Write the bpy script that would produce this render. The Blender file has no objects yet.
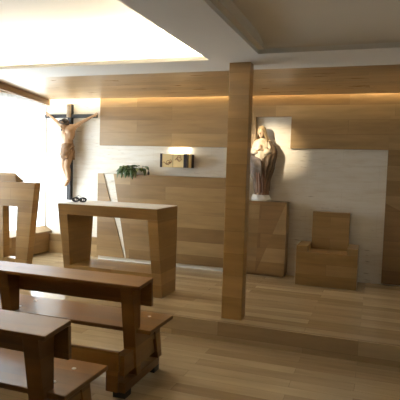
import bpy, bmesh, math, random
from mathutils import Vector, Matrix, noise as mnoise
random.seed(7)
SC = bpy.context.scene
COL = SC.collection
PI = math.pi

# ------------------------------------------------------------------ helpers
class MB:
    """collects shapes into one mesh"""
    def __init__(s): s.bm = bmesh.new()
    def hexa(s, b, t):
        """b, t: four (x,y,z) of the bottom and top, counter-clockwise from above"""
        v = [s.bm.verts.new(p) for p in b] + [s.bm.verts.new(p) for p in t]
        for f in ((3,2,1,0),(4,5,6,7),(0,1,5,4),(1,2,6,5),(2,3,7,6),(3,0,4,7)):
            s.bm.faces.new([v[i] for i in f])
        return s
    def box(s, x0, x1, y0, y1, z0, z1):
        return s.hexa([(x0,y0,z0),(x1,y0,z0),(x1,y1,z0),(x0,y1,z0)], [(x0,y0,z1),(x1,y0,z1),(x1,y1,z1),(x0,y1,z1)])
    def prism_xz(s, pts, y0, y1):
        """polygon in x,z (counter-clockwise seen from -y) extruded from y0 to y1"""
        a = [s.bm.verts.new((x,y0,z)) for x,z in pts]; b = [s.bm.verts.new((x,y1,z)) for x,z in pts]
        s.bm.faces.new(a); s.bm.faces.new(b[::-1]); n = len(pts)
        for i in range(n): s.bm.faces.new((a[(i+1)%n], a[i], b[i], b[(i+1)%n]))
        return s
    def prism_yz(s, pts, x0, x1):
        a = [s.bm.verts.new((x0,y,z)) for y,z in pts]; b = [s.bm.verts.new((x1,y,z)) for y,z in pts]
        s.bm.faces.new(a[::-1]); s.bm.faces.new(b); n = len(pts)
        for i in range(n): s.bm.faces.new((a[i], a[(i+1)%n], b[(i+1)%n], b[i]))
        return s
    def loft(s, rings, cap=True, closed=True):
        R = [[s.bm.verts.new(p) for p in r] for r in rings]
        n = len(R[0])
        for a, b in zip(R, R[1:]):
            for i in range(n if closed else n-1):
                s.bm.faces.new((a[i], a[(i+1)%n], b[(i+1)%n], b[i]))
        if cap and closed:
            s.bm.faces.new(R[0][::-1]); s.bm.faces.new(R[-1])
        return s
    def tube(s, pts, rad, n=8, close=False):
        pts = [Vector(p) for p in pts]; m = len(pts)
        rings = []
        for i, p in enumerate(pts):
            if close: t = pts[(i+1)%m] - pts[i-1]
            else: t = pts[min(i+1,m-1)] - pts[max(i-1,0)]
            t.normalize()
            a = t.cross(Vector((0,0,1)) if abs(t.z) < .9 else Vector((1,0,0))).normalized(); b = t.cross(a)
            r = rad[i] if isinstance(rad, (list,tuple)) else rad
            rings.append([p + (a*math.cos(2*PI*k/n) + b*math.sin(2*PI*k/n))*r for k in range(n)])
        if close: rings.append(rings[0])
        if close:
            R = [[s.bm.verts.new(p) for p in r] for r in rings[:-1]]
            for i in range(m):
                a, b = R[i], R[(i+1)%m]
                for k in range(n): s.bm.faces.new((a[k], a[(k+1)%n], b[(k+1)%n], b[k]))
        else: s.loft(rings)
        return s
    def lathe(s, prof, c=(0,0,0), n=20):
        rings = [[(c[0]+r*math.cos(2*PI*k/n), c[1]+r*math.sin(2*PI*k/n), c[2]+z) for k in range(n)] for r, z in prof]
        return s.loft(rings)
    def ball(s, c, r, n=14, rot=None):
        r = r if isinstance(r, (list,tuple)) else (r,r,r)
        m = Matrix.Translation(c) @ (rot.to_4x4() if rot else Matrix.Identity(4)) @ Matrix.Diagonal((*r,1))
        bmesh.ops.create_uvsphere(s.bm, u_segments=n, v_segments=n//2+2, radius=1, matrix=m)
        return s
    def caps(s, p0, r0, p1, r1, n=10):
        """tapered limb piece with round ends"""
        s.tube([p0, p1], [r0, r1], n); s.ball(p0, r0, n); s.ball(p1, r1, n)
        return s

def obj(name, mb, mat, parent=None, smooth=False, bevel=0, kind=None, origin=None):
    me = bpy.data.meshes.new(name)
    bmesh.ops.recalc_face_normals(mb.bm, faces=mb.bm.faces)
    if origin: bmesh.ops.translate(mb.bm, verts=mb.bm.verts, vec=-Vector(origin))
    mb.bm.to_mesh(me); mb.bm.free()
    me.materials.append(mat)
    o = bpy.data.objects.new(name, me); COL.objects.link(o)
    if origin: o.location = origin
    if parent: o.parent = parent
    if smooth:
        for p in me.polygons: p.use_smooth = True
    if bevel:
        b = o.modifiers.new('bevel', 'BEVEL'); b.width = bevel; b.segments = 2; b.limit_method = 'ANGLE'
    if kind: o['kind'] = kind
    return o

def fuse(name, mb, mat, parent, voxel):
    """overlapping limbs -> one continuous smooth body"""
    o = obj(name, mb, mat, parent)
    m = o.modifiers.new('r', 'REMESH'); m.mode = 'VOXEL'; m.voxel_size = voxel
    k = o.modifiers.new('s', 'SMOOTH'); k.factor = .5; k.iterations = 3
    dg = bpy.context.evaluated_depsgraph_get()
    me = bpy.data.meshes.new_from_object(o.evaluated_get(dg))
    o.modifiers.clear(); o.data = me
    if not me.materials: me.materials.append(mat)
    for p in me.polygons: p.use_smooth = True
    return o

def tag(o, label, cat, group=None):
    o['label'] = label; o['category'] = cat
    if group: o['group'] = group
    return o
def thing(name, label, cat, loc, group=None):
    o = bpy.data.objects.new(name, None); COL.objects.link(o); o.location = loc
    o.empty_display_size = .1
    return tag(o, label, cat, group)
def part(name, mb, mat, root, **k):
    """mesh built in world coordinates, parented to a thing standing at root.location"""
    bmesh.ops.translate(mb.bm, verts=mb.bm.verts, vec=-Vector(root.location))
    return obj(name, mb, mat, root, **k)
def dup(root, loc, label):
    r = root.copy(); COL.objects.link(r); r.location = loc; r['label'] = label
    for ch in list(root.children):
        c = ch.copy(); COL.objects.link(c); c.parent = r
        for g in list(ch.children):
            d = g.copy(); COL.objects.link(d); d.parent = c
    return r

# ------------------------------------------------------------------ materials
def new_mat(name):
    m = bpy.data.materials.new(name); m.use_nodes = True
    nt = m.node_tree; b = nt.nodes['Principled BSDF']
    return m, nt, b
def nd(nt, t, **k):
    n = nt.nodes.new(t)
    for a, v in k.items(): setattr(n, a, v)
    return n
def mth(nt, op, a, b=None, c=None):
    n = nd(nt, 'ShaderNodeMath', operation=op)
    for i, v in enumerate((a, b, c)):
        if v is None: continue
        if hasattr(v, 'links'): nt.links.new(v, n.inputs[i])
        else: n.inputs[i].default_value = v
    return n.outputs[0]
def mix(nt, f, a, b, mode='MIX'):
    n = nd(nt, 'ShaderNodeMix', data_type='RGBA', blend_type=mode)
    for s, v in ((n.inputs[0], f), (n.inputs[6], a), (n.inputs[7], b)):
        if hasattr(v, 'links'): nt.links.new(v, s)
        elif isinstance(v, (int,float)): s.default_value = v
        else: s.default_value = (*v, 1)
    return n.outputs[2]
def ramp(nt, f, stops):
    n = nd(nt, 'ShaderNodeValToRGB'); e = n.color_ramp.elements
    while len(e) < len(stops): e.new(.5)
    for k, (p, c) in zip(e, stops): k.position = p; k.color = (*c, 1) if not isinstance(c, (int,float)) else (c,c,c,1)
    nt.links.new(f, n.inputs[0]); return n.outputs[0]

def planks(name, c1, c2, row, length, rough=.4, floor=False, grain=.35, seam=.0012, spec=.5, coat=0, shift=0.0, dark=.55):
    """boards laid along x (and along y on faces that look sideways), stacked along z; on the floor stacked along y"""
    m, nt, b = new_mat(name); L = nt.links.new
    tc = nd(nt, 'ShaderNodeTexCoord'); sp = nd(nt, 'ShaderNodeSeparateXYZ'); L(tc.outputs['Object'], sp.inputs[0])
    nr = nd(nt, 'ShaderNodeSeparateXYZ'); L(tc.outputs['Normal'], nr.inputs[0])
    x, y, z = sp.outputs
    side = mth(nt, 'GREATER_THAN', mth(nt, 'ABSOLUTE', nr.outputs[0]), .6)
    up = mth(nt, 'GREATER_THAN', mth(nt, 'ABSOLUTE', nr.outputs[2]), .6)
    u = mth(nt, 'ADD', mth(nt, 'ADD', x, mth(nt, 'MULTIPLY', side, y)), shift)
    v = mth(nt, 'ADD', mth(nt, 'MULTIPLY', z, mth(nt, 'SUBTRACT', 1, up)), mth(nt, 'MULTIPLY', y, up))
    uv = nd(nt, 'ShaderNodeCombineXYZ'); L(u, uv.inputs[0]); L(mth(nt, 'ADD', v, 20*row), uv.inputs[1])
    br = nd(nt, 'ShaderNodeTexBrick', offset=.37, offset_frequency=2)
    L(uv.outputs[0], br.inputs[0])
    br.inputs['Color1'].default_value = (0,0,0,1); br.inputs['Color2'].default_value = (1,1,1,1); br.inputs['Mortar'].default_value = (0.5,0.5,0.5,1)
    br.inputs['Scale'].default_value = 1; br.inputs['Mortar Size'].default_value = seam; br.inputs['Mortar Smooth'].default_value = .1
    br.inputs['Bias'].default_value = 0; br.inputs['Brick Width'].default_value = length; br.inputs['Row Height'].default_value = row
    tone = nd(nt, 'ShaderNodeRGBToBW'); L(br.outputs['Color'], tone.inputs[0])
    # grain: noise stretched along the board, shifted per board
    gu = nd(nt, 'ShaderNodeCombineXYZ')
    L(mth(nt, 'MULTIPLY', u, 2.2), gu.inputs[0]); L(mth(nt, 'MULTIPLY', v, 16), gu.inputs[1]); L(mth(nt, 'MULTIPLY', tone.outputs[0], 37), gu.inputs[2])
    n1 = nd(nt, 'ShaderNodeTexNoise'); n1.inputs['Scale'].default_value = 1; n1.inputs['Detail'].default_value = 5; n1.inputs['Distortion'].default_value = .6
    L(gu.outputs[0], n1.inputs['Vector'])
    gb = nd(nt, 'ShaderNodeCombineXYZ')
    L(mth(nt, 'MULTIPLY', u, 1.1), gb.inputs[0]); L(mth(nt, 'MULTIPLY', v, 7), gb.inputs[1]); L(mth(nt, 'MULTIPLY', tone.outputs[0], 11), gb.inputs[2])
    n2 = nd(nt, 'ShaderNodeTexNoise'); n2.inputs['Scale'].default_value = 1.3; n2.inputs['Detail'].default_value = 2
    L(gb.outputs[0], n2.inputs['Vector'])
    base = mix(nt, tone.outputs[0], c1, c2)
    g = ramp(nt, n1.outputs[0], [(.3, 1-grain*.55), (.7, 1.0)])
    base = mix(nt, 1, base, g, 'MULTIPLY')
    g2 = ramp(nt, n2.outputs[0], [(.3, 1-grain*.6), (.7, 1.0)])
    base = mix(nt, 1, base, g2, 'MULTIPLY')
    base = mix(nt, br.outputs['Fac'], base, mix(nt, 1, base, (dark,dark,dark), 'MULTIPLY'))
    L(base, b.inputs['Base Color'])
    rg = mth(nt, 'ADD', mth(nt, 'MULTIPLY', n1.outputs[0], .16), rough-.08); L(rg, b.inputs['Roughness'])
    b.inputs['Specular IOR Level'].default_value = spec
    b.inputs['Coat Weight'].default_value = coat; b.inputs['Coat Roughness'].default_value = .18
    return m

def plain(name, c, rough=.6, metal=0, var=.08, scale=6, spec=.5):
    m, nt, b = new_mat(name); L = nt.links.new
    tc = nd(nt, 'ShaderNodeTexCoord'); n = nd(nt, 'ShaderNodeTexNoise'); n.inputs['Scale'].default_value = scale; n.inputs['Detail'].default_value = 3
    L(tc.outputs['Object'], n.inputs['Vector'])
    f = ramp(nt, n.outputs[0], [(.3, 1-var), (.7, 1.0)])
    L(mix(nt, 1, c, f, 'MULTIPLY'), b.inputs['Base Color'])
    b.inputs['Roughness'].default_value = rough; b.inputs['Metallic'].default_value = metal; b.inputs['Specular IOR Level'].default_value = spec
    return m

def travertine(name):
    m, nt, b = new_mat(name); L = nt.links.new
    tc = nd(nt, 'ShaderNodeTexCoord'); mp = nd(nt, 'ShaderNodeMapping'); mp.inputs['Scale'].default_value = (1.2, 1.2, 8)
    L(tc.outputs['Object'], mp.inputs[0])
    n = nd(nt, 'ShaderNodeTexNoise'); n.inputs['Scale'].default_value = 2.2; n.inputs['Detail'].default_value = 6; n.inputs['Roughness'].default_value = .62; n.inputs['Distortion'].default_value = .5
    L(mp.outputs[0], n.inputs[0])
    base = ramp(nt, n.outputs[0], [(.26, (.66,.58,.46)), (.45, (.75,.695,.59)), (.62, (.79,.745,.655)), (.8, (.72,.66,.555))])
    mp2 = nd(nt, 'ShaderNodeMapping'); mp2.inputs['Scale'].default_value = (6, 6, 40); L(tc.outputs['Object'], mp2.inputs[0])
    n2 = nd(nt, 'ShaderNodeTexNoise'); n2.inputs['Scale'].default_value = 1.1; n2.inputs['Detail'].default_value = 4; L(mp2.outputs[0], n2.inputs[0])
    pits = ramp(nt, n2.outputs[0], [(.60, 0.0), (.72, 1.0)])
    n3 = nd(nt, 'ShaderNodeTexNoise'); n3.inputs['Scale'].default_value = 1.3; n3.inputs['Detail'].default_value = 2; L(tc.outputs['Object'], n3.inputs[0])
    where = ramp(nt, n3.outputs[0], [(.42, 0.0), (.58, 1.0)])
    base = mix(nt, mth(nt, 'MULTIPLY', mth(nt, 'MULTIPLY', pits, where), .8), base, (.36,.29,.20))
    br = nd(nt, 'ShaderNodeTexBrick', offset=.5); cx = nd(nt, 'ShaderNodeCombineXYZ'); sp = nd(nt, 'ShaderNodeSeparateXYZ'); L(tc.outputs['Object'], sp.inputs[0])
    L(sp.outputs[0], cx.inputs[0]); L(sp.outputs[2], cx.inputs[1]); L(cx.outputs[0], br.inputs[0])
    br.inputs['Scale'].default_value = 1; br.inputs['Brick Width'].default_value = .9; br.inputs['Row Height'].default_value = .3; br.inputs['Mortar Size'].default_value = .0012
    base = mix(nt, mth(nt, 'MULTIPLY', br.outputs['Fac'], .35), base, (.4,.34,.26))
    L(base, b.inputs['Base Color']); b.inputs['Roughness'].default_value = .42
    return m

def emit(name, c, s):
    m, nt, b = new_mat(name); b.inputs['Base Color'].default_value = (.8,.8,.8,1)
    b.inputs['Emission Color'].default_value = (*c,1); b.inputs['Emission Strength'].default_value = s
    return m

OAK1, OAK2 = (.265,.152,.056), (.49,.325,.148)
M_panel   = planks('oak wall boards', OAK1, OAK2, .19, 1.5, .34, grain=.34)
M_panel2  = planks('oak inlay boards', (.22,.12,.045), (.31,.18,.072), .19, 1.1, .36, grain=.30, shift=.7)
M_pillar  = planks('oak pillar blocks', (.40,.232,.075), (.50,.305,.11), .21, 60., .38, grain=.36, shift=20)
M_oak     = planks('oak furniture boards', (.31,.173,.054), (.49,.30,.11), .14, 1.7, .38, grain=.34)
M_soffit  = planks('oak ceiling boards', (.38,.235,.10), (.52,.34,.165), .2, 1.9, .3, grain=.30)
M_floor   = planks('oak floor boards', (.37,.255,.135), (.55,.415,.24), .13, 1.25, .18, grain=.26, coat=.25)
M_pew     = planks('dark varnished pine', (.20,.088,.018), (.29,.135,.031), .16, 3., .33, grain=.42, seam=.0004, spec=.3, coat=.12)
M_stone   = travertine('travertine')
M_white   = plain('white paint', (.76,.73,.67), .7, var=.03, scale=2)
M_white_shade   = plain('white paint warm shade', (.74,.67,.55), .7, var=.03, scale=2)  # the tray is white too, its warm shade is mixed into this colour
M_plaster = plain('white plaster', (.82,.79,.73), .6, var=.08)
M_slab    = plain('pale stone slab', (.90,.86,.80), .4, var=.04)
M_pelm    = planks('stained pelmet boards', (.33,.20,.10), (.44,.28,.15), .2, 1.9, .6, grain=.3)
M_black   = plain('black wood', (.016,.014,.014), .6, var=.2)
M_rubber  = plain('black rubber', (.012,.012,.012), .6)
M_iron    = plain('black iron', (.012,.011,.011), .45, metal=.2)
M_steel   = plain('bright screw', (.92,.90,.86), .3, metal=0, var=.02)
M_led_w   = emit('warm led strip', (1,.86,.60), 26)
M_led_c   = emit('white led strip', (1,.87,.64), 135)
M_led_fill   = emit('added fill strip', (1,.86,.62), 110)

# ------------------------------------------------------------------ the setting
XL, XR, YR, ZF, ZC = -3.68, 3.0, -8.4, -.18, 2.40
obj('floor', MB().box(XL-.1, XR+.1, YR-.1, -2.378, ZF-.1, ZF), M_floor, kind='structure')
obj('platform', MB().box(XL-.1, XR+.1, -2.378, .1, ZF-.1, 0), M_floor, kind='structure', bevel=.004)
obj('wall_back', MB().box(XL-.1, XR+.1, 0, .1, 0, 2.56), M_stone, kind='structure')
obj('wall_right', MB().box(XR, XR+.1, YR, 0, ZF, 2.8), M_white, kind='structure')
obj('wall_rear', MB().box(XL-.1, XR+.1, YR-.1, YR, ZF, 2.8), M_white, kind='structure')
WY0, WY1, WZ0, WZ1 = -2.9, -.022, .36, 2.31          # window opening in the left wall
wl = MB().box(XL-.12, XL, YR, 0, ZF, WZ0).box(XL-.12, XL, YR, 0, WZ1, 2.8)
wl.box(XL-.12, XL, WY1, 0, WZ0, WZ1).box(XL-.12, XL, YR, WY0, WZ0, WZ1)
obj('wall_left', wl, M_white, kind='structure')
# window: frame, mullions, glass
wf = MB()
for a, b_, c, d in ((WY0, WY1, WZ0, WZ0+.05), (WY0, WY1, WZ1-.05, WZ1)): wf.box(XL-.1, XL-.04, a, b_, c, d)
for i in range(2):
    yy = WY0 + (WY1-WY0-.02)*i/2; wf.box(XL-.1, XL-.04, yy, yy+.02, WZ0+.05, WZ1-.05)
win = obj('window_1', wf, M_white, kind='structure', bevel=.003)
mg, nt, b = new_mat('window glass')
tr = nd(nt, 'ShaderNodeBsdfTransparent'); gl = nd(nt, 'ShaderNodeBsdfGlossy'); gl.inputs['Roughness'].default_value = .02
mx = nd(nt, 'ShaderNodeMixShader'); mx.inputs[0].default_value = .06
nt.links.new(tr.outputs[0], mx.inputs[1]); nt.links.new(gl.outputs[0], mx.inputs[2]); nt.links.new(mx.outputs[0], nt.nodes['Material Output'].inputs[0])
for i in range(2):
    y0 = WY0 + (WY1-WY0-.02)*i/2 + .02; y1 = WY0 + (WY1-WY0-.02)*(i+1)/2
    pane = obj('pane', MB().box(XL-.075, XL-.069, y0, y1, WZ0+.05, WZ1-.05), mg, win); pane['kind'] = 'structure'

# ceiling with two trays
c = MB()
Z1 = ZC+.04
ra, rb, rc, rd = -3.2, -.155, -5.4, -2.41           # bright tray  x0 x1 y0 y1
ta, tb, tc_, td = .333, 2.7, -7.2, -2.56            # dim tray
c.box(XL, XR, -2.41, -1.9, ZC, Z1)
c.box(XL, ra, YR, rd, ZC, Z1).box(ra, rb, YR, rc, ZC, Z1).box(rb, ta, YR, rd, ZC, Z1)
c.box(ta, XR, td, rd, ZC, Z1).box(ta, tb, YR, tc_, ZC, Z1).box(tb, XR, YR, td, ZC, Z1)
obj('ceiling', c, M_white, kind='structure')
# bright tray: recess with a hidden lamp ledge all round
t = MB(); H = 2.70; e = .2
t.box(ra-e, rb+e, rc-e, rd+e, H, H+.05)
t.box(ra-e-.03, ra-e, rc-e, rd+e, Z1, H).box(rb+e, rb+e+.03, rc-e, rd+e, Z1, H)
t.box(ra-e, rb+e, rc-e-.03, rc-e, Z1, H).box(ra-e, rb+e, rd+e, rd+e+.03, Z1, H)
obj('ceiling_recess', t, M_white, kind='structure')
# dim tray: stepped moulding and upper ceiling
t = MB(); H2 = 2.52
t.box(ta, ta+.05, tc_, td, Z1-.005, Z1+.02)
t.box(ta-.02, ta+.05, tc_, td, Z1+.02, H2)
t.prism_yz([(td+.03, Z1), (td+.03, H2)] + [(td-.34*(1-math.cos(a_)), H2-(H2-Z1)*(1-math.sin(a_))) for a_ in [PI/2*(1-k/12) for k in range(13)]], ta, tb)
t.box(tb, tb+.03, tc_, td, Z1, H2).box(ta, tb, tc_-.03, tc_, Z1, H2)
t.box(ta-.05, tb+.05, tc_-.05, td+.05, H2, H2+.05)
obj('ceiling_tray', t, M_white_shade, kind='structure')
# wooden soffit and the light slot behind it
obj('ceiling_soffit', MB().box(XL, XR, -1.9, -.15, ZC, Z1), M_soffit, kind='structure')
obj('ceiling_slot', MB().box(XL, XR, -.15, 0, 2.52, 2.56).box(XL, XR, -.17, -.15, Z1, 2.56), M_white, kind='structure')
# led strips (lighting of the room, the last one an added fill)
l = obj('led_strip', MB().box(XL+.05, XR-.1, -.085, -.065, 2.47, 2.485), M_led_w); l['kind'] = 'structure'
l = obj('led_strip', MB().box(ra, rb, rd+.09, rd+.12, Z1+.004, Z1+.012), M_led_c); l['kind'] = 'structure'
l = obj('led_strip', MB().box(rb+.09, rb+.12, rd-1.1, rd, Z1+.004, Z1+.012), M_led_c); l['kind'] = 'structure'

l = obj('led_strip', MB().box(ra, rb, rc-.12, rc-.09, Z1+.004, Z1+.012), M_led_fill); l['kind'] = 'structure'  # unseen strip on the near ledge, added for warm frontal fill

# ledges under the window and along the back wall
obj('trim_1', MB().prism_xz([(XL,.02),(-3.56,.02),(-3.56,.34),(XL,.41)], -2.37, -.0), M_panel, kind='structure')
obj('baseboard_back', MB().box(-3.56, -2.62, -.07, 0, 0.0, .30), M_panel, kind='structure')

# ------------------------------------------------------------------ wall cladding
up = tag(obj('wall_panel',
    MB().prism_xz([(-2.68,1.712),(-.26,1.712),(-.26,2.13),(-2.68,2.13)], -.05, 0).prism_xz([(-2.68,2.13),(XR,2.13),(XR,2.47),(-2.68,2.47)], -.05, 0)
      .prism_xz([(.217,1.712),(1.44,1.712),(1.44,2.13),(.217,2.13)], -.05, 0), M_panel),
    'long pale oak wall cladding under the ceiling with a cut-out above the statue', 'wall panel')
rp = thing('wall_panel', 'full height oak cladding at the right end of the wall, right of the chair', 'wall panel', (1.44,-.05,0))
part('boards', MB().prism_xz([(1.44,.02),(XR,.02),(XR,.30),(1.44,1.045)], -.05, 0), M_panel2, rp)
part('boards', MB().prism_xz([(1.44,1.045),(XR,.30),(XR,2.13),(1.44,2.13)], -.05, 0), M_panel, rp)

D = -.22
lp = thing('wall_panel', 'low oak panel behind the altar with a slanting white stone slit', 'wall panel', (-1.5,0,0))
part('boards', MB().prism_xz([(-2.60,.055),(-2.135,.055),(-2.505,1.29),(-2.60,1.29)], D, 0), M_panel, lp)
part('boards', MB().prism_xz([(-2.105,.055),(-.52,.055),(-.52,1.29),(-2.335,1.29)], D, 0), M_panel, lp)
sl = part('stone_slit', MB().prism_xz([(-2.133,.055),(-2.107,.055),(-2.337,1.289),(-2.503,1.289)], D+.012, 0), M_stone, lp); sl['label'] = 'white stone wedge'
part('plinth', MB().box(-2.59, -.53, D+.03, 0, 0, .055), M_stone, lp)
sp_ = thing('wall_panel', 'lower oak panel with triangular inlay carrying the robed statue', 'wall panel', (-.1,0,0))
part('boards', MB().prism_xz([(-.515,.03),(-.16,.03),(-.125,1.0),(-.515,1.0)], D, 0), M_panel, sp_)
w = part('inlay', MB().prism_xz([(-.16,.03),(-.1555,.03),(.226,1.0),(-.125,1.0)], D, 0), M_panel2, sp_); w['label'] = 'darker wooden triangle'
part('boards', MB().prism_xz([(-.1555,.03),(.232,.03),(.232,1.0),(.226,1.0)], D, 0), M_panel, sp_)
part('plinth', MB().box(-.51, .22, D+.03, 0, 0, .03), M_panel2, sp_)

# ------------------------------------------------------------------ pillar
tag(obj('pillar', MB().box(-.1, .1, -.065, .065, 0, 2.41), M_pillar, bevel=.004), 'square oak clad pillar standing on the edge of the platform', 'pillar').location = (.0935,-2.195,0)

# ------------------------------------------------------------------ altar
al = thing('altar', 'oak altar table with slanted front, pale top and open middle', 'altar', (-1.4,-1.75,0))
fy = lambda z: -2.05 + (.98-z)/.98*.19
bk = -1.48
def slab(x0, x1, z0, z1, x0t=None, x1t=None):
    x0t = x0 if x0t is None else x0t; x1t = x1 if x1t is None else x1t
    return MB().hexa([(x0,fy(z0),z0),(x1,fy(z0),z0),(x1,bk,z0),(x0,bk,z0)], [(x0t,fy(z1),z1),(x1t,fy(z1),z1),(x1t,bk,z1),(x0t,bk,z1)])
part('tabletop', slab(-2.01, -.797, .862, .98), M_oak, al, bevel=.004)
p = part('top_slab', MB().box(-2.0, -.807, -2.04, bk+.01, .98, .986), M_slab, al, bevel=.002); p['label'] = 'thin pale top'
part('leg', slab(-2.015, -1.945, 0, .862, -2.01, -1.895), M_oak, al)
part('leg', slab(-.90, -.80, 0, .862, -.912, -.797), M_oak, al)
part('base', slab(-1.945, -.90, 0, .27, -1.935, -.905), M_oak, al)

# ------------------------------------------------------------------ lectern
le = thing('lectern', 'oak lectern with open front and sloped desk beside the bright window', 'lectern', (-2.75,-1.85,0))
def xr(z): return -2.403 - (1.19-z)*.117
def xl(z): return -3.10 + (1.19-z)*.117
Y0, Y1 = -1.93, -1.82
part('front_panel', MB().prism_xz([(xl(.90),.90),(xr(.90),.90),(xr(1.19),1.19),(xl(1.19),1.19)], Y0, Y1), M_oak, le, bevel=.003)
part('leg', MB().prism_xz([(-2.685,0),(xr(0),0),(xr(.9),.9),(-2.655,.9)], Y0, Y1), M_oak, le, bevel=.003)
part('leg', MB().prism_xz([(xl(0),0),(-2.845,0),(-2.86,.9),(xl(.9),.9)], Y0, Y1), M_oak, le, bevel=.003)
part('base', MB().box(-2.845, -2.685, Y0, Y1, 0, .28), M_oak, le)
part('desk', MB().hexa([(-3.02,-1.93,1.19),(-2.665,-1.93,1.19),(-2.665,-1.79,1.185),(-3.02,-1.79,1.185)], [(-3.02,-1.93,1.297),(-2.685,-1.93,1.297),(-2.675,-1.79,1.205),(-3.02,-1.79,1.205)]), M_oak, le, bevel=.006)
part('desk_rim', MB().box(-3.06, -2.53, -1.82, -1.68, 1.16, 1.182), M_oak, le, bevel=.004)

# ------------------------------------------------------------------ throne chair
ch = thing('armchair', 'blocky solid oak chair with low arms against the stone wall', 'chair', (.79,-.3,0))
part('seat', MB().box(.42, 1.155, -.51, -.06, 0, .42), M_oak, ch, bevel=.004)
part('armrest', MB().box(.42, .56, -.51, -.06, .42, .495), M_oak, ch, bevel=.003)
part('armrest', MB().box(1.03, 1.155, -.51, -.06, .42, .495), M_oak, ch, bevel=.003)
part('backrest', MB().box(.562, 1.028, -.16, -.06, .42, .9), M_oak, ch, bevel=.003)

# ------------------------------------------------------------------ pews
PX, PY = -1.25, -3.5
pw = thing('pew', 'dark varnished wooden pew with sloping book shelf, the one nearer the altar', 'pew', (PX,PY,ZF), 'pews')
X0, X1 = -2.38, -.145
part('seat', MB().box(X0, -.118, -3.62, -3.19, .24, .27), M_pew, pw, bevel=.006)
part('book_shelf', MB().hexa([(X0,-3.75,.588),(X1,-3.75,.588),(X1,-3.53,.605),(X0,-3.53,.605)], [(X0,-3.75,.613),(X1,-3.75,.613),(X1,-3.53,.633),(X0,-3.53,.633)]), M_pew, pw, bevel=.004)
part('backrest', MB().hexa([(X0,-3.55,.425),(X1,-3.55,.425),(X1,-3.522,.425),(X0,-3.522,.425)], [(X0,-3.558,.604),(X1,-3.558,.604),(X1,-3.53,.604),(X0,-3.53,.604)]), M_pew, pw, bevel=.003)
for xf in (-.325, -1.385, -2.29):
    p = part('post', MB().prism_yz([(-3.60,-.08),(-3.53,-.08),(-3.56,.27),(-3.562,.597),(-3.70,.59),(-3.65,.27)], xf+.005, xf+.10), M_pew, pw, bevel=.003)
    part('leg', MB().prism_yz([(-3.25,-.07),(-3.18,-.07),(-3.24,.24),(-3.34,.24)], xf, xf+.11), M_pew, pw, bevel=.003)
    part('bearer', MB().box(xf+.01, xf+.10, -3.57, -3.30, .10, .24), M_pew, pw)
    part('stretcher', MB().box(xf+.015, xf+.085, -3.765, -3.26, -.02, .12), M_pew, pw)
    part('runner', MB().box(xf+.005, xf+.095, -3.77, -3.19, -.14, -.07), M_pew, pw, bevel=.004)
    part('kneeler_block', MB().box(xf-.045, xf+.05, -3.79, -3.70, -.135, .03), M_pew, pw, bevel=.003)
    for yy in (-3.72, -3.24): part('foot', MB().box(xf+.0, xf+.095, yy-.045, yy+.045, -.18, -.138), M_rubber, pw)
    for yy in (-3.5, -3.31): part('screw', MB().lathe([(.0001,0),(.014,0),(.012,.005),(.0001,.006)], (xf+.055,yy,.269), 10), M_steel, pw)
part('kneeler', MB().box(X0, -.27, -3.80, -3.765, .015, .150), M_pew, pw, bevel=.005)
dup(pw, (PX+.035, PY-1.075, ZF), 'dark varnished wooden pew in the bottom left corner, nearest the camera')

# ------------------------------------------------------------------ pelmet and curtain
pm = thing('curtain_pelmet', 'wooden curtain pelmet above the bright window', 'pelmet', (-3.6,-2.5,2.3))
fl_ = lambda y, o=0: -3.535 - (y+.15)*.282 + o          # the front board runs slightly askew to the wall
part('fascia', MB().hexa([(fl_(-3.3,-.022),-3.3,2.315),(fl_(-3.3),-3.3,2.315),(fl_(-.1),-.1,2.315),(fl_(-.1,-.022),-.1,2.315)],
     [(fl_(-3.3,-.022),-3.3,2.398),(fl_(-3.3),-3.3,2.398),(fl_(-.1),-.1,2.398),(fl_(-.1,-.022),-.1,2.398)]), M_pelm, pm)
part('end_board', MB().box(XL+.002, -3.56, -.118, -.1, 2.335, 2.398), M_pelm, pm)
part('curtain_rail', MB().box(-3.65, -3.62, -3.2, -.12, 2.375, 2.397), M_white, pm)
mc, nt, b = new_mat('sheer curtain')
tl = nd(nt, 'ShaderNodeBsdfTranslucent'); tl.inputs[0].default_value = (.93,.96,.98,1)
df = nd(nt, 'ShaderNodeBsdfDiffuse'); df.inputs[0].default_value = (.85,.9,.93,1)
tr = nd(nt, 'ShaderNodeBsdfTransparent'); tr.inputs[0].default_value = (.95,.98,1,1)
m1 = nd(nt, 'ShaderNodeMixShader'); m1.inputs[0].default_value = .3
m2 = nd(nt, 'ShaderNodeMixShader'); m2.inputs[0].default_value = .5
nt.links.new(tl.outputs[0], m1.inputs[1]); nt.links.new(df.outputs[0], m1.inputs[2])
nt.links.new(m1.outputs[0], m2.inputs[1]); nt.links.new(tr.outputs[0], m2.inputs[2]); nt.links.new(m2.outputs[0], nt.nodes['Material Output'].inputs[0])
cm = MB(); N = 220
rings = []
for k in range(2):
    rings.append([(-3.635 + .014*math.sin(i*.9) + .006*math.sin(i*.37), -3.1 + 3.0*i/N, (.43, 2.375)[k]) for i in range(N+1)])
cm.loft(rings, cap=False, closed=False)
tag(obj('curtain', cm, mc, smooth=True), 'sheer white curtain glowing with daylight in front of the left window', 'curtain')

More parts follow.
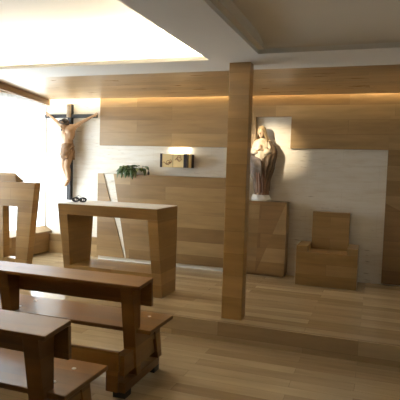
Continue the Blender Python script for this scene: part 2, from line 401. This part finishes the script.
# ------------------------------------------------------------------ crucifix
M_skin = plain('painted flesh', (.43,.255,.13), .5, var=.15, scale=14)
M_hair = plain('dark brown hair', (.03,.018,.012), .5, var=.3, scale=30)
M_cloth = plain('ochre painted cloth', (.25,.135,.055), .55, var=.35, scale=22)
M_thorn = plain('thorn brown', (.10,.06,.03), .6, var=.3)
M_plaq = plain('parchment plaque', (.42,.30,.18), .6, var=.3, scale=25)
cr = thing('crucifix', 'wooden crucifix with carved figure hanging on the stone wall by the window', 'crucifix', (-3.2,-.05,.85))
part('upright_beam', MB().box(-3.235, -3.165, -.085, -.02, .855, 2.335), M_black, cr, bevel=.004)
part('crossbeam', MB().box(-3.69+.015, -2.73, -.083, -.03, 2.125, 2.18), M_black, cr, bevel=.004)
pl = MB(); pl.loft([[(-3.237+.07*u_, -.105-.012*math.sin(PI*u_)-.006*math.sin(9*v_), 2.13+.20*v_) for u_ in (0,.25,.5,.75,1)] + [(-3.237+.07*u_, -.088, 2.13+.20*v_) for u_ in (1,.5,0)] for v_ in (0,.2,.4,.6,.8,1)])
part('plaque', pl, M_plaq, cr)
f = MB()
Vx = lambda *a: Vector(a)
ca = f.caps
sL, sR = Vx(-3.279,-.16,1.985), Vx(-3.059,-.16,1.985)
eL, eR = Vx(-3.434,-.125,2.085), Vx(-2.90,-.125,2.075)
hL, hR = Vx(-3.555,-.10,2.165), Vx(-2.755,-.10,2.155)
for s, e_, h in ((sL,eL,hL),(sR,eR,hR)):
    ca(s, .038, e_, .027); ca(e_, .027, h, .016)
    d = (h-e_).normalized()
    f.ball(h + d*.025 , (.026,.012,.022))
    up_ = Vx(0,0,1); side = up_ - d*d.dot(up_); side.normalize()
    for q, (off, ln) in enumerate(((-.016,.040),(-.006,.048),(.005,.046),(.015,.038))):
        a = h + d*.04 + side*off + Vx(0,-.004,0); b1 = a + d*ln*.55 + Vx(0,-.006,0); b2 = b1 + d*ln*.35 + Vx(0,-.016,-.004)
        ca(a, .0072, b1, .0065, 6); ca(b1, .0065, b2, .0055, 6)
    a = h + d*.012 - side*.018; b1 = a - side*.018 + d*.012 + Vx(0,-.012,0); ca(a, .008, b1, .0065, 6); ca(b1, .0065, b1 + d*.016 + Vx(0,-.006,0), .0055, 6)
# torso
ca(Vx(-3.249,-.165,1.96), .062, Vx(-3.089,-.165,1.96), .062)
ca(Vx(-3.214,-.17,1.93), .075, Vx(-3.199,-.17,1.84), .078); ca(Vx(-3.119,-.17,1.93), .075, Vx(-3.129,-.17,1.84), .076)
ca(Vx(-3.164,-.175,1.84), .082, Vx(-3.159,-.17,1.73), .072); ca(Vx(-3.159,-.17,1.73), .074, Vx(-3.159,-.165,1.63), .082)
ca(Vx(-3.199,-.165,1.62), .066, Vx(-3.119,-.165,1.62), .066)
for sx in (-3.209, -3.124): f.ball((sx,-.225,1.915), (.05,.03,.04))
# legs, knees forward
for hx, kx, ax, fo in ((-3.209,-3.182,-3.176,0),(-3.114,-3.124,-3.152,.028)):
    hp, kn, an = Vx(hx,-.165,1.60), Vx(kx,-.245,1.385), Vx(ax,-.135-fo*.6,1.165)
    ca(hp, .07, kn, .042); ca(kn, .042, kn.lerp(an,.35)+Vx(0,.012,0), .042); ca(kn.lerp(an,.35)+Vx(0,.012,0), .042, an, .024)
    toe = Vx(ax-.012,-.19-fo,1.085); ca(an, .024, an.lerp(toe,.6), .026); ca(an.lerp(toe,.6), .026, toe, .018)
    for q in range(5): ca(toe + Vx((q-2)*.009,0,.004), .007, toe + Vx((q-2)*.010,-.012,-.02+.002*abs(q-1)), .0055, 6)
# neck and hanging head
ca(Vx(-3.166,-.17,1.985), .042, Vx(-3.190,-.205,2.02), .036)
hc = Vx(-3.200,-.225,2.012)
R = Matrix.Rotation(math.radians(16), 3, 'Y') @ Matrix.Rotation(math.radians(22), 3, 'X')
hd = lambda x,y,z: hc + R @ Vector((x,y,z))
f.ball(hc, (.055,.066,.076), 16, R); f.ball(hd(0,-.018,-.045), (.040,.045,.045), 12, R)
ca(hd(0,-.066,.012), .008, hd(0,-.080,-.016), .011, 8)
f.ball(hd(0,-.060,.022), (.042,.014,.010), 10, R)
for sx in (-1,1):
    f.ball(hd(.058*sx,.004,-.008), (.008,.014,.02), 8, R); f.ball(hd(.021*sx,-.058,.008), (.011,.007,.007), 8, R)
f.ball(hd(0,-.062,-.036), (.018,.010,.005), 8, R); f.ball(hd(0,-.060,-.046), (.015,.010,.005), 8, R)
body = fuse('figure', f, M_skin, None, .0065)
for v in body.data.vertices: v.co -= cr.location
body.parent = cr
hr = MB()
hr.ball(hd(0,.014,.018), (.063,.066,.074), 16, R)
for k in range(16):
    a = PI*(.02 + .96*k/15); x_, y_ = .062*math.cos(a), .02+.05*math.sin(a)
    if abs(x_) < .02 and y_ < 0: continue
    p0 = hd(x_*.9, y_*.9, .02); p1 = hd(x_*1.05, y_*1.05-.012, -.05); p2 = hd(x_*1.0, y_-.02, -.12 + .01*(k%3))
    hr.tube([p0, p1, p2], [.018,.016,.006], 7)
hair = fuse('hair', hr, M_hair, None, .006)
br_ = MB(); br_.ball(hd(0,-.035,-.078), (.032,.034,.032), 10, R)
beard = fuse('beard', br_, M_hair, None, .006)
cw = MB()
for j in range(3):
    cw.tube([hd(.068*math.cos(q), .004+.074*math.sin(q), .04+.010*math.sin(5*q+j*2)) for q in [2*PI*i/40 for i in range(40)]], .006, 6, close=True)
for i in range(18):
    q = 2*PI*i/18; a = hd(.070*math.cos(q), .004+.076*math.sin(q), .04); b1 = hd(.095*math.cos(q+.2), .004+.10*math.sin(q+.2), .055 if i%2 else .03); cw.tube([a,b1],[.004,.0008],5)
crown = obj('crown', cw, M_thorn, None, smooth=True)
for o in (hair, beard, crown):
    for v in o.data.vertices: v.co -= cr.location
    o.parent = body
body['label'] = 'carved pale figure with outstretched arms'
# loincloth
lc = MB(); rings = []
for i in range(13):
    t_ = i/12; z = 1.725 - .21*t_
    ring = []
    for k in range(48):
        q = 2*PI*k/48; fl = .011*math.sin(7*q + 16*t_ + 2*math.sin(3*q)) * (.5+.5*t_)
        cut = (.045*math.sin(q*2+1) + .012*math.sin(11*q))*t_
        ring.append((-3.161 + (.088+.006*math.sin(PI*t_)+fl)*math.cos(q), -.178 + (.088+.018*t_+fl)*math.sin(q)-.02*t_, z + cut))
    rings.append(ring)
lc.loft(rings, cap=False)
kx = Vx(-3.068,-.18,1.68)                                   # knot with hanging end at the hip
lc.ball(kx, (.03,.03,.028), 10)
lc.loft([[(kx.x+.006+.028*(.5+.5*t_)*math.cos(q)+.004*math.sin(4*q), kx.y+.02*math.sin(q), kx.z-.2*t_) for q in [2*PI*i/12 for i in range(12)]] for t_ in (0,.25,.5,.75,1)])
o = obj('loincloth', lc, M_cloth, None, smooth=True); so = o.modifiers.new('t', 'SOLIDIFY'); so.thickness = .006
for v in o.data.vertices: v.co -= cr.location
o.parent = body
# ------------------------------------------------------------------ tabernacle
M_gold = plain('brushed gold', (.86,.68,.34), .34, metal=.2, var=.12, scale=9)
M_dark = plain('dark bronze', (.035,.026,.03), .4, metal=.3)
M_red = plain('engraved red brown', (.30,.06,.02), .5)
tb = thing('tabernacle', 'small gold tabernacle box with dark bands fixed to the stone wall', 'tabernacle', (-1.37,-.15,1.41))
part('case', MB().box(-1.575, -1.165, -.25, 0, 1.412, 1.598), M_gold, tb, bevel=.003)
for x0, x1 in ((-1.578,-1.547),(-1.222,-1.172)):
    part('band', MB().box(x0, x1, -.256, -.25, 1.41, 1.60).box(x0, x1, -.256, -.002, 1.598, 1.604), M_dark, tb)
part('band', MB().box(-1.165, -1.160, -.09, -.002, 1.41, 1.60), M_dark, tb)
part('band', MB().box(-1.165, -1.160, -.254, -.225, 1.41, 1.60), M_dark, tb)
dr = part('door_seam', MB().box(-1.386, -1.383, -.2515, -.249, 1.415, 1.595), M_dark, tb)
en = MB()
def curve(cx, cz, s, fn, n=22): en.tube([(cx+s*fn(q)[0], -.252, cz+s*fn(q)[1]) for q in [i/(n-1) for i in range(n)]], .0032, 5)
curve(-1.455,1.475,.035, lambda q: (math.cos(6.6*q)*(1-.4*q), math.sin(6.6*q)*(1-.4*q)))
curve(-1.475,1.468,.05, lambda q: (1.2-2.4*q, .35*math.sin(9*q)))
curve(-1.425,1.48,.04, lambda q: (math.sin(5*q)*.6, 1-2*q))
curve(-1.30,1.545,.042, lambda q: (1-2*q, .7*math.sin(PI*q)-.4))
curve(-1.30,1.54,.05, lambda q: (1.1-2.2*q, .35*math.cos(8*q)-.5))
curve(-1.29,1.55,.035, lambda q: (.7*math.cos(5*q), math.sin(5*q)))
part('engraving', en, M_red, tb)

# ------------------------------------------------------------------ statue
M_face = plain('statue flesh', (.66,.47,.31), .45, var=.08, scale=12)
M_dress = plain('cream painted robe', (.74,.63,.46), .5, var=.25, scale=14)
M_mantle = plain('grey brown painted mantle', (.16,.10,.052), .5, var=.4, scale=9)
M_under = plain('russet skirt', (.26,.125,.06), .5, var=.3, scale=10)
M_veil = plain('golden brown veil', (.42,.29,.14), .5, var=.25, scale=16)
st = thing('statue', 'carved statue of a robed veiled woman with joined hands standing on the low panel', 'statue', (-.135,-.12,1.0))
pd = MB(); rings = []
for z, r in ((0,.118),(.03,.122),(.06,.105),(.085,.09),(.10,.06)):
    rings.append([(-.145 + (r*1.12 + .010*math.sin(5*q+z*30))*math.cos(q), -.118 + (r*.82 + .008*math.sin(7*q+z*40))*math.sin(q), 1.0+z) for q in [2*PI*i/40 for i in range(40)]])
pd.loft(rings); p = part('pedestal', pd, M_plaster, st, smooth=True); p['label'] = 'white plaster cloud base'
fg = MB(); ca = fg.caps
hc = Vx(-.155,-.150,1.918); R = Matrix.Rotation(math.radians(-14), 3, 'Z') @ Matrix.Rotation(math.radians(10), 3, 'X')
hd = lambda x,y,z: hc + R @ Vector((x,y,z))
fg.ball(hc, (.046,.054,.066), 16, R); fg.ball(hd(0,-.014,-.038), (.034,.038,.036), 12, R)
ca(hd(0,-.052,.012), .0055, hd(0,-.066,-.012), .0085, 8)
for sx in (-1,1):
    fg.ball(hd(.018*sx,-.049,.010), (.009,.006,.006), 8, R); fg.ball(hd(.047*sx,.002,-.004), (.007,.012,.017), 8, R)
fg.ball(hd(0,-.052,-.031), (.013,.008,.004), 8, R); fg.ball(hd(0,-.050,-.039), (.011,.008,.004), 8, R)
ca(hd(0,.0,-.05), .026, Vx(-.148,-.118,1.815), .030)
ca(Vx(-.215,-.115,1.785), .042, Vx(-.075,-.115,1.785), .042)
ca(Vx(-.147,-.125,1.74), .085, Vx(-.145,-.12,1.60), .078); ca(Vx(-.145,-.12,1.60), .078, Vx(-.14,-.115,1.48), .088)
ca(Vx(-.175,-.115,1.45), .06, Vx(-.17,-.12,1.12), .035); ca(Vx(-.105,-.115,1.45), .06, Vx(-.11,-.14,1.12), .035)
for s, e_, h in ((Vx(-.222,-.112,1.775), Vx(-.250,-.145,1.655), Vx(-.172,-.232,1.685)), (Vx(-.068,-.112,1.775), Vx(-.025,-.14,1.655), Vx(-.132,-.232,1.685))):
    ca(s, .036, e_, .028); ca(e_, .028, h, .016)
    sg = 1 if h.x < -.15 else -1
    pc = h + Vx(.010*sg,-.012,.022); fg.ball(pc, (.012,.018,.028))
    for q, (off, ln) in enumerate(((-.012,.036),(-.004,.042),(.004,.040),(.012,.032))):
        a = pc + Vx(.002*sg, off, .016); b1 = a + Vx(.003*sg,-.006,ln*.6); b2 = b1 + Vx(.004*sg,.0,ln*.45)
        ca(a, .0058, b1, .0055, 6); ca(b1, .0055, b2, .0045, 6)
    a = pc + Vx(-.002*sg,.012,.0); b1 = a + Vx(-.004*sg,.012,.020); ca(a, .0065, b1, .0055, 6); ca(b1, .0055, b1 + Vx(.004*sg,-.002,.014), .0048, 6)
for fx in (-.17,-.115):
    ca(Vx(fx,-.14,1.11), .024, Vx(fx,-.195,1.098), .016)
fb = fuse('figure', fg, M_face, None, .006)
for v in fb.data.vertices: v.co -= st.location
fb.parent = st
def fold(q, k, ph): return math.sin(k*q+ph) * (.6 + .4*math.sin(2.3*q+ph*.7))
# cream upper robe with sleeves
rb_ = MB(); rings = []
for z, rx, ry, cx, cy in ((1.835,.036,.036,-.148,-.12),(1.80,.085,.055,-.147,-.118),(1.765,.106,.074,-.147,-.122),(1.70,.104,.098,-.147,-.128),(1.62,.098,.094,-.147,-.125),(1.54,.095,.088,-.145,-.12)):
    rings.append([(cx + (rx+.004*fold(q,11,z*20))*math.cos(q), cy + (ry+.004*fold(q,11,z*20))*math.sin(q), z) for q in [2*PI*i/56 for i in range(56)]])
rb_.loft(rings, cap=False)
for s, e_, h in ((Vx(-.225,-.112,1.78), Vx(-.257,-.147,1.65), Vx(-.183,-.218,1.678)), (Vx(-.066,-.112,1.78), Vx(-.018,-.142,1.65), Vx(-.122,-.218,1.678))):
    rb_.tube([s, s.lerp(e_,.5)+Vx(0,-.004,0), e_, e_.lerp(h,.4)+Vx(0,0,-.006), e_.lerp(h,.85)+Vx(0,0,-.008)], [.044,.043,.040,.040,.036], 14)
o = part('robe', rb_, M_dress, st, smooth=True); o['label'] = 'cream upper robe'
# russet skirt
sk = MB(); rings = []
for z, rx, ry, cx in ((1.57,.094,.086,-.145),(1.45,.098,.088,-.143),(1.32,.094,.084,-.14),(1.20,.092,.082,-.135),(1.12,.094,.085,-.132),(1.085,.10,.09,-.132)):
    rings.append([(cx + (rx+.009*fold(q,13,z*4))*math.cos(q), -.118 + (ry+.009*fold(q,13,z*4))*math.sin(q), z) for q in [2*PI*i/72 for i in range(72)]])
sk.loft(rings); o = part('skirt', sk, M_under, st, smooth=True); o['label'] = 'russet skirt'
# mantle: open in front over the chest, wraps across the hips
mn = MB(); rings = []; NQ = 84
for i in range(30):
    t_ = i/29; z = 1.80 - .66*t_
    # opening half angle around the front (-pi/2): wide over the chest, closes at the hips, opens a little at the hem
    if t_ < .22: op = 1.25
    elif t_ < .36: op = 1.25 - 1.2*(t_-.22)/.14
    else: op = .05 + .50*max(0, (t_-.60)/.40)
    bulge = .122 + .046*math.sin(PI*min(1, t_*1.25)) - .030*max(0, t_-.55)/.45
    if t_ < .1: bulge = .098 + .030*t_/.1 + .012*t_
    ce = -.06 if t_ > .36 else -.02            # opening sits a little to the viewer's right
    ring = []
    for k in range(NQ+1):
        q = -PI/2 - .45*(1-min(1,max(0,(t_-.15)/.2))) + .28*min(1,max(0,(t_-.3)/.3)) + op + (2*PI-2*op)*k/NQ
        left = max(0, -math.cos(q))
        fl = .017*math.sin(10*q + 6*t_*left + 3*math.sin(2*q+3*t_)) * min(1, t_*3) + .013*math.sin(24*t_ - 4*q)*max(0, -math.sin(q))*min(1, max(0,(t_-.25)*5))
        fl += .030*max(0, math.cos(q))*max(0, 1-abs(t_-.2)/.25)
        ry = (bulge+fl)*.66
        if math.sin(q) > .6: ry = min(ry, .115)
        ring.append((-.128 - .012*math.sin(PI*t_) + (bulge+fl)*math.cos(q)*(1-.06*t_), -.115 + ry*math.sin(q), z - .04*left*t_))
    rings.append(ring)
mn.loft(rings, cap=False, closed=False)
o = part('mantle', mn, M_mantle, st, smooth=True); o['label'] = 'grey brown draped mantle'
so = o.modifiers.new('t', 'SOLIDIFY'); so.thickness = .007; so.offset = 0
# veil over the head and shoulders
ve = MB(); rings = []
for i in range(15):
    t_ = i/14
    if t_ < .5:
        a = PI/2*(t_/.5); rx, ry, dz = .052*math.sin(a)+.004, .062*math.sin(a)+.004, .078*math.cos(a)-.002
    else:
        s_ = (t_-.5)/.5; rx, ry, dz = .056+.038*s_**1.4, .064-.004*s_, -.002-.135*s_
    op = 0.0 if t_ < .28 else .95*min(1,(t_-.28)/.2)
    rings.append([hd(rx*math.cos(q)*(1+.04*math.sin(9*q)*t_), .012+ry*math.sin(q), dz+.004) for q in [-PI/2+op+(2*PI-2*op)*k/40 for k in range(41)]])
ve.loft(rings, cap=False, closed=False)
o = part('veil', ve, M_veil, st, smooth=True); so = o.modifiers.new('t', 'SOLIDIFY'); so.thickness = .008; so.offset = 0
o['label'] = 'golden brown veil'

# ------------------------------------------------------------------ plant and bottle on the low panel
M_leaf = plain('dark green leaf', (.09,.155,.035), .35, var=.45, scale=18)
M_leaf2 = plain('pale leaf', (.30,.36,.16), .4, var=.3, scale=18)
M_pot = plain('white ceramic', (.80,.80,.78), .25, var=.03)
pt = thing('potted_plant', 'leafy green plant trailing over the top edge of the low panel', 'plant', (-2.05,-.12,1.29))
part('planter', MB().lathe([(.055,0),(.07,.04),(.075,.075),(.066,.075),(.06,.055)], (-2.12,-.13,1.291), 20).lathe([(.055,0),(.07,.04),(.075,.075),(.066,.075),(.06,.055)], (-1.94,-.13,1.291), 20), M_pot, pt, smooth=True)
def leaf(mb, base, az, length, w, droop, rise):
    d = Vx(math.cos(az), math.sin(az), 0); s = Vx(-math.sin(az), math.cos(az), 0); rows = []
    for i in range(7):
        t_ = i/6; ww = w*math.sin(PI*min(.97, t_*.9+.08))**.8
        p = base + d*length*(t_ - .35*droop*t_*t_) + Vx(0,0, rise*t_ - droop*length*1.3*t_*t_)
        rows.append((p - s*ww + Vx(0,0,ww*.35), p, p + s*ww + Vx(0,0,ww*.35)))
    V = [[mb.bm.verts.new(p) for p in r] for r in rows]
    for a, b1 in zip(V, V[1:]):
        for k in range(2): mb.bm.faces.new((a[k], a[k+1], b1[k+1], b1[k]))
lf, lf2 = MB(), MB()
for k in range(56):
    bx = -2.195 + .34*random.random()
    base = Vx(bx, -.205 + random.uniform(-.03,.03), 1.35 + random.uniform(0,.06))
    az = -PI/2 + random.uniform(-1.1,1.1)
    leaf(lf if k % 5 else lf2, base, az, random.uniform(.10,.17), random.uniform(.026,.044), random.uniform(.25,1.15)*(1.15 if bx < -2.05 else .8), random.uniform(.02,.07))
o = part('foliage', lf, M_leaf, pt, smooth=True); so = o.modifiers.new('t', 'SOLIDIFY'); so.thickness = .0015
o = part('foliage', lf2, M_leaf2, pt, smooth=True); so = o.modifiers.new('t', 'SOLIDIFY'); so.thickness = .0015; o['label'] = 'paler variegated leaves'
bo = tag(obj('bottle', MB().lathe([(.0001,0),(.015,0),(.017,.01),(.017,.032),(.012,.042),(.006,.048),(.006,.062),(.0001,.063)], (0,0,0), 14), M_dark, smooth=True), 'tiny dark bottle beside the trailing plant', 'bottle')
bo.location = (-1.805,-.15,1.29)

# ------------------------------------------------------------------ black openwork ornament on the altar
orn = thing('candle_holder', 'black iron openwork holder of two joined ovals on the left end of the altar', 'candle holder', (-1.87,-1.83,.986))
dirx = Vx(.16,.04,0).normalized()
oc = Vx(-1.87,-1.83,.9865); nz = Vx(0,0,1)
dn = Vx(-dirx.y, dirx.x, 0)
for s_ in (-1, 1):
    c0 = oc + dirx*.042*s_ + nz*.030
    rg = MB(); ov = lambda q: dirx*.034*math.cos(q) + nz*.020*math.sin(q)
    for dd in (-.014, .014):
        rg.tube([c0 + dn*dd + ov(2*PI*i/28) for i in range(28)], .009, 7, close=True)
    for i in range(8): rg.tube([c0 + dn*-.014 + ov(2*PI*(i+.5)/8), c0 + dn*.014 + ov(2*PI*(i+.5)/8)], .006, 6)
    for x_ in (-.010, .010): rg.tube([c0 + dn*-.014 + dirx*x_ + nz*-.018, c0 + dn*-.014 + dirx*x_ + nz*.018], .0045, 6)
    part('ring', rg, M_iron, orn, smooth=True)
part('link', MB().caps(oc-dirx*.012+nz*.03, .008, oc+dirx*.012+nz*.03, .008), M_iron, orn, smooth=True)
part('stem', MB().tube([oc-dirx*.05+nz*.05, oc-dirx*.01+nz*.078, oc+dirx*.015+nz*.07, oc+dirx*.035+nz*.062], [.003,.0025,.002,.0012], 6), M_iron, orn, smooth=True)

# ------------------------------------------------------------------ light
def area(name, loc, rot, sx, sy, power, col, spread=PI):
    d = bpy.data.lights.new(name, 'AREA'); d.shape = 'RECTANGLE'; d.size = sx; d.size_y = sy; d.energy = power; d.color = col; d.spread = spread
    o = bpy.data.objects.new(name, d); COL.objects.link(o); o.location = loc; o.rotation_euler = rot; return o
def spot(name, loc, tgt, power, col, size, blend=.6, rad=.02):
    d = bpy.data.lights.new(name, 'SPOT'); d.energy = power; d.color = col; d.spot_size = math.radians(size); d.spot_blend = blend; d.shadow_soft_size = rad
    o = bpy.data.objects.new(name, d); COL.objects.link(o); o.location = loc
    o.rotation_euler = (Vector(tgt)-Vector(loc)).to_track_quat('-Z','Y').to_euler(); return o
area('daylight_outside', (XL-.45, -1.0, 1.4), (0, -PI/2, 0), 2.6, 4.6, 270, (.90,.96,1.0))
spot('statue_spot', (-.95,-1.7,2.37), (.0,-.05,1.73), 300, (1,.85,.62), 22, 1.0)
area('tabernacle_light', (-1.37,-.035,1.705), (0,0,0), .30, .03, 1.7, (1,.90,.70))
wd = bpy.data.worlds.new('sky'); SC.world = wd; wd.use_nodes = True
wd.node_tree.nodes['Background'].inputs[0].default_value = (.80,.91,1,1); wd.node_tree.nodes['Background'].inputs[1].default_value = 3.0

# ------------------------------------------------------------------ camera
cam = bpy.data.cameras.new('camera'); cam.sensor_width = 36; cam.lens = 36*503.33/400
co = bpy.data.objects.new('camera', cam); COL.objects.link(co)
yaw, pit, rol = .339, -.067, .03
F = Vector((-math.sin(yaw)*math.cos(pit), math.cos(yaw)*math.cos(pit), math.sin(pit)))
r0 = Vector((math.cos(yaw), math.sin(yaw), 0)); u0 = r0.cross(F)
r = r0*math.cos(rol) + u0*math.sin(rol); u = u0*math.cos(rol) - r0*math.sin(rol)
mw = Matrix((( r.x,u.x,-F.x),(r.y,u.y,-F.y),(r.z,u.z,-F.z))).to_4x4(); mw.translation = (1.3419,-6.7887,1.44)
co.matrix_world = mw
SC.camera = co
vs = SC.view_settings; vs.view_transform = 'Standard'; vs.look = 'None'; vs.gamma = 1; vs.use_curve_mapping = False; vs.exposure = 0.12
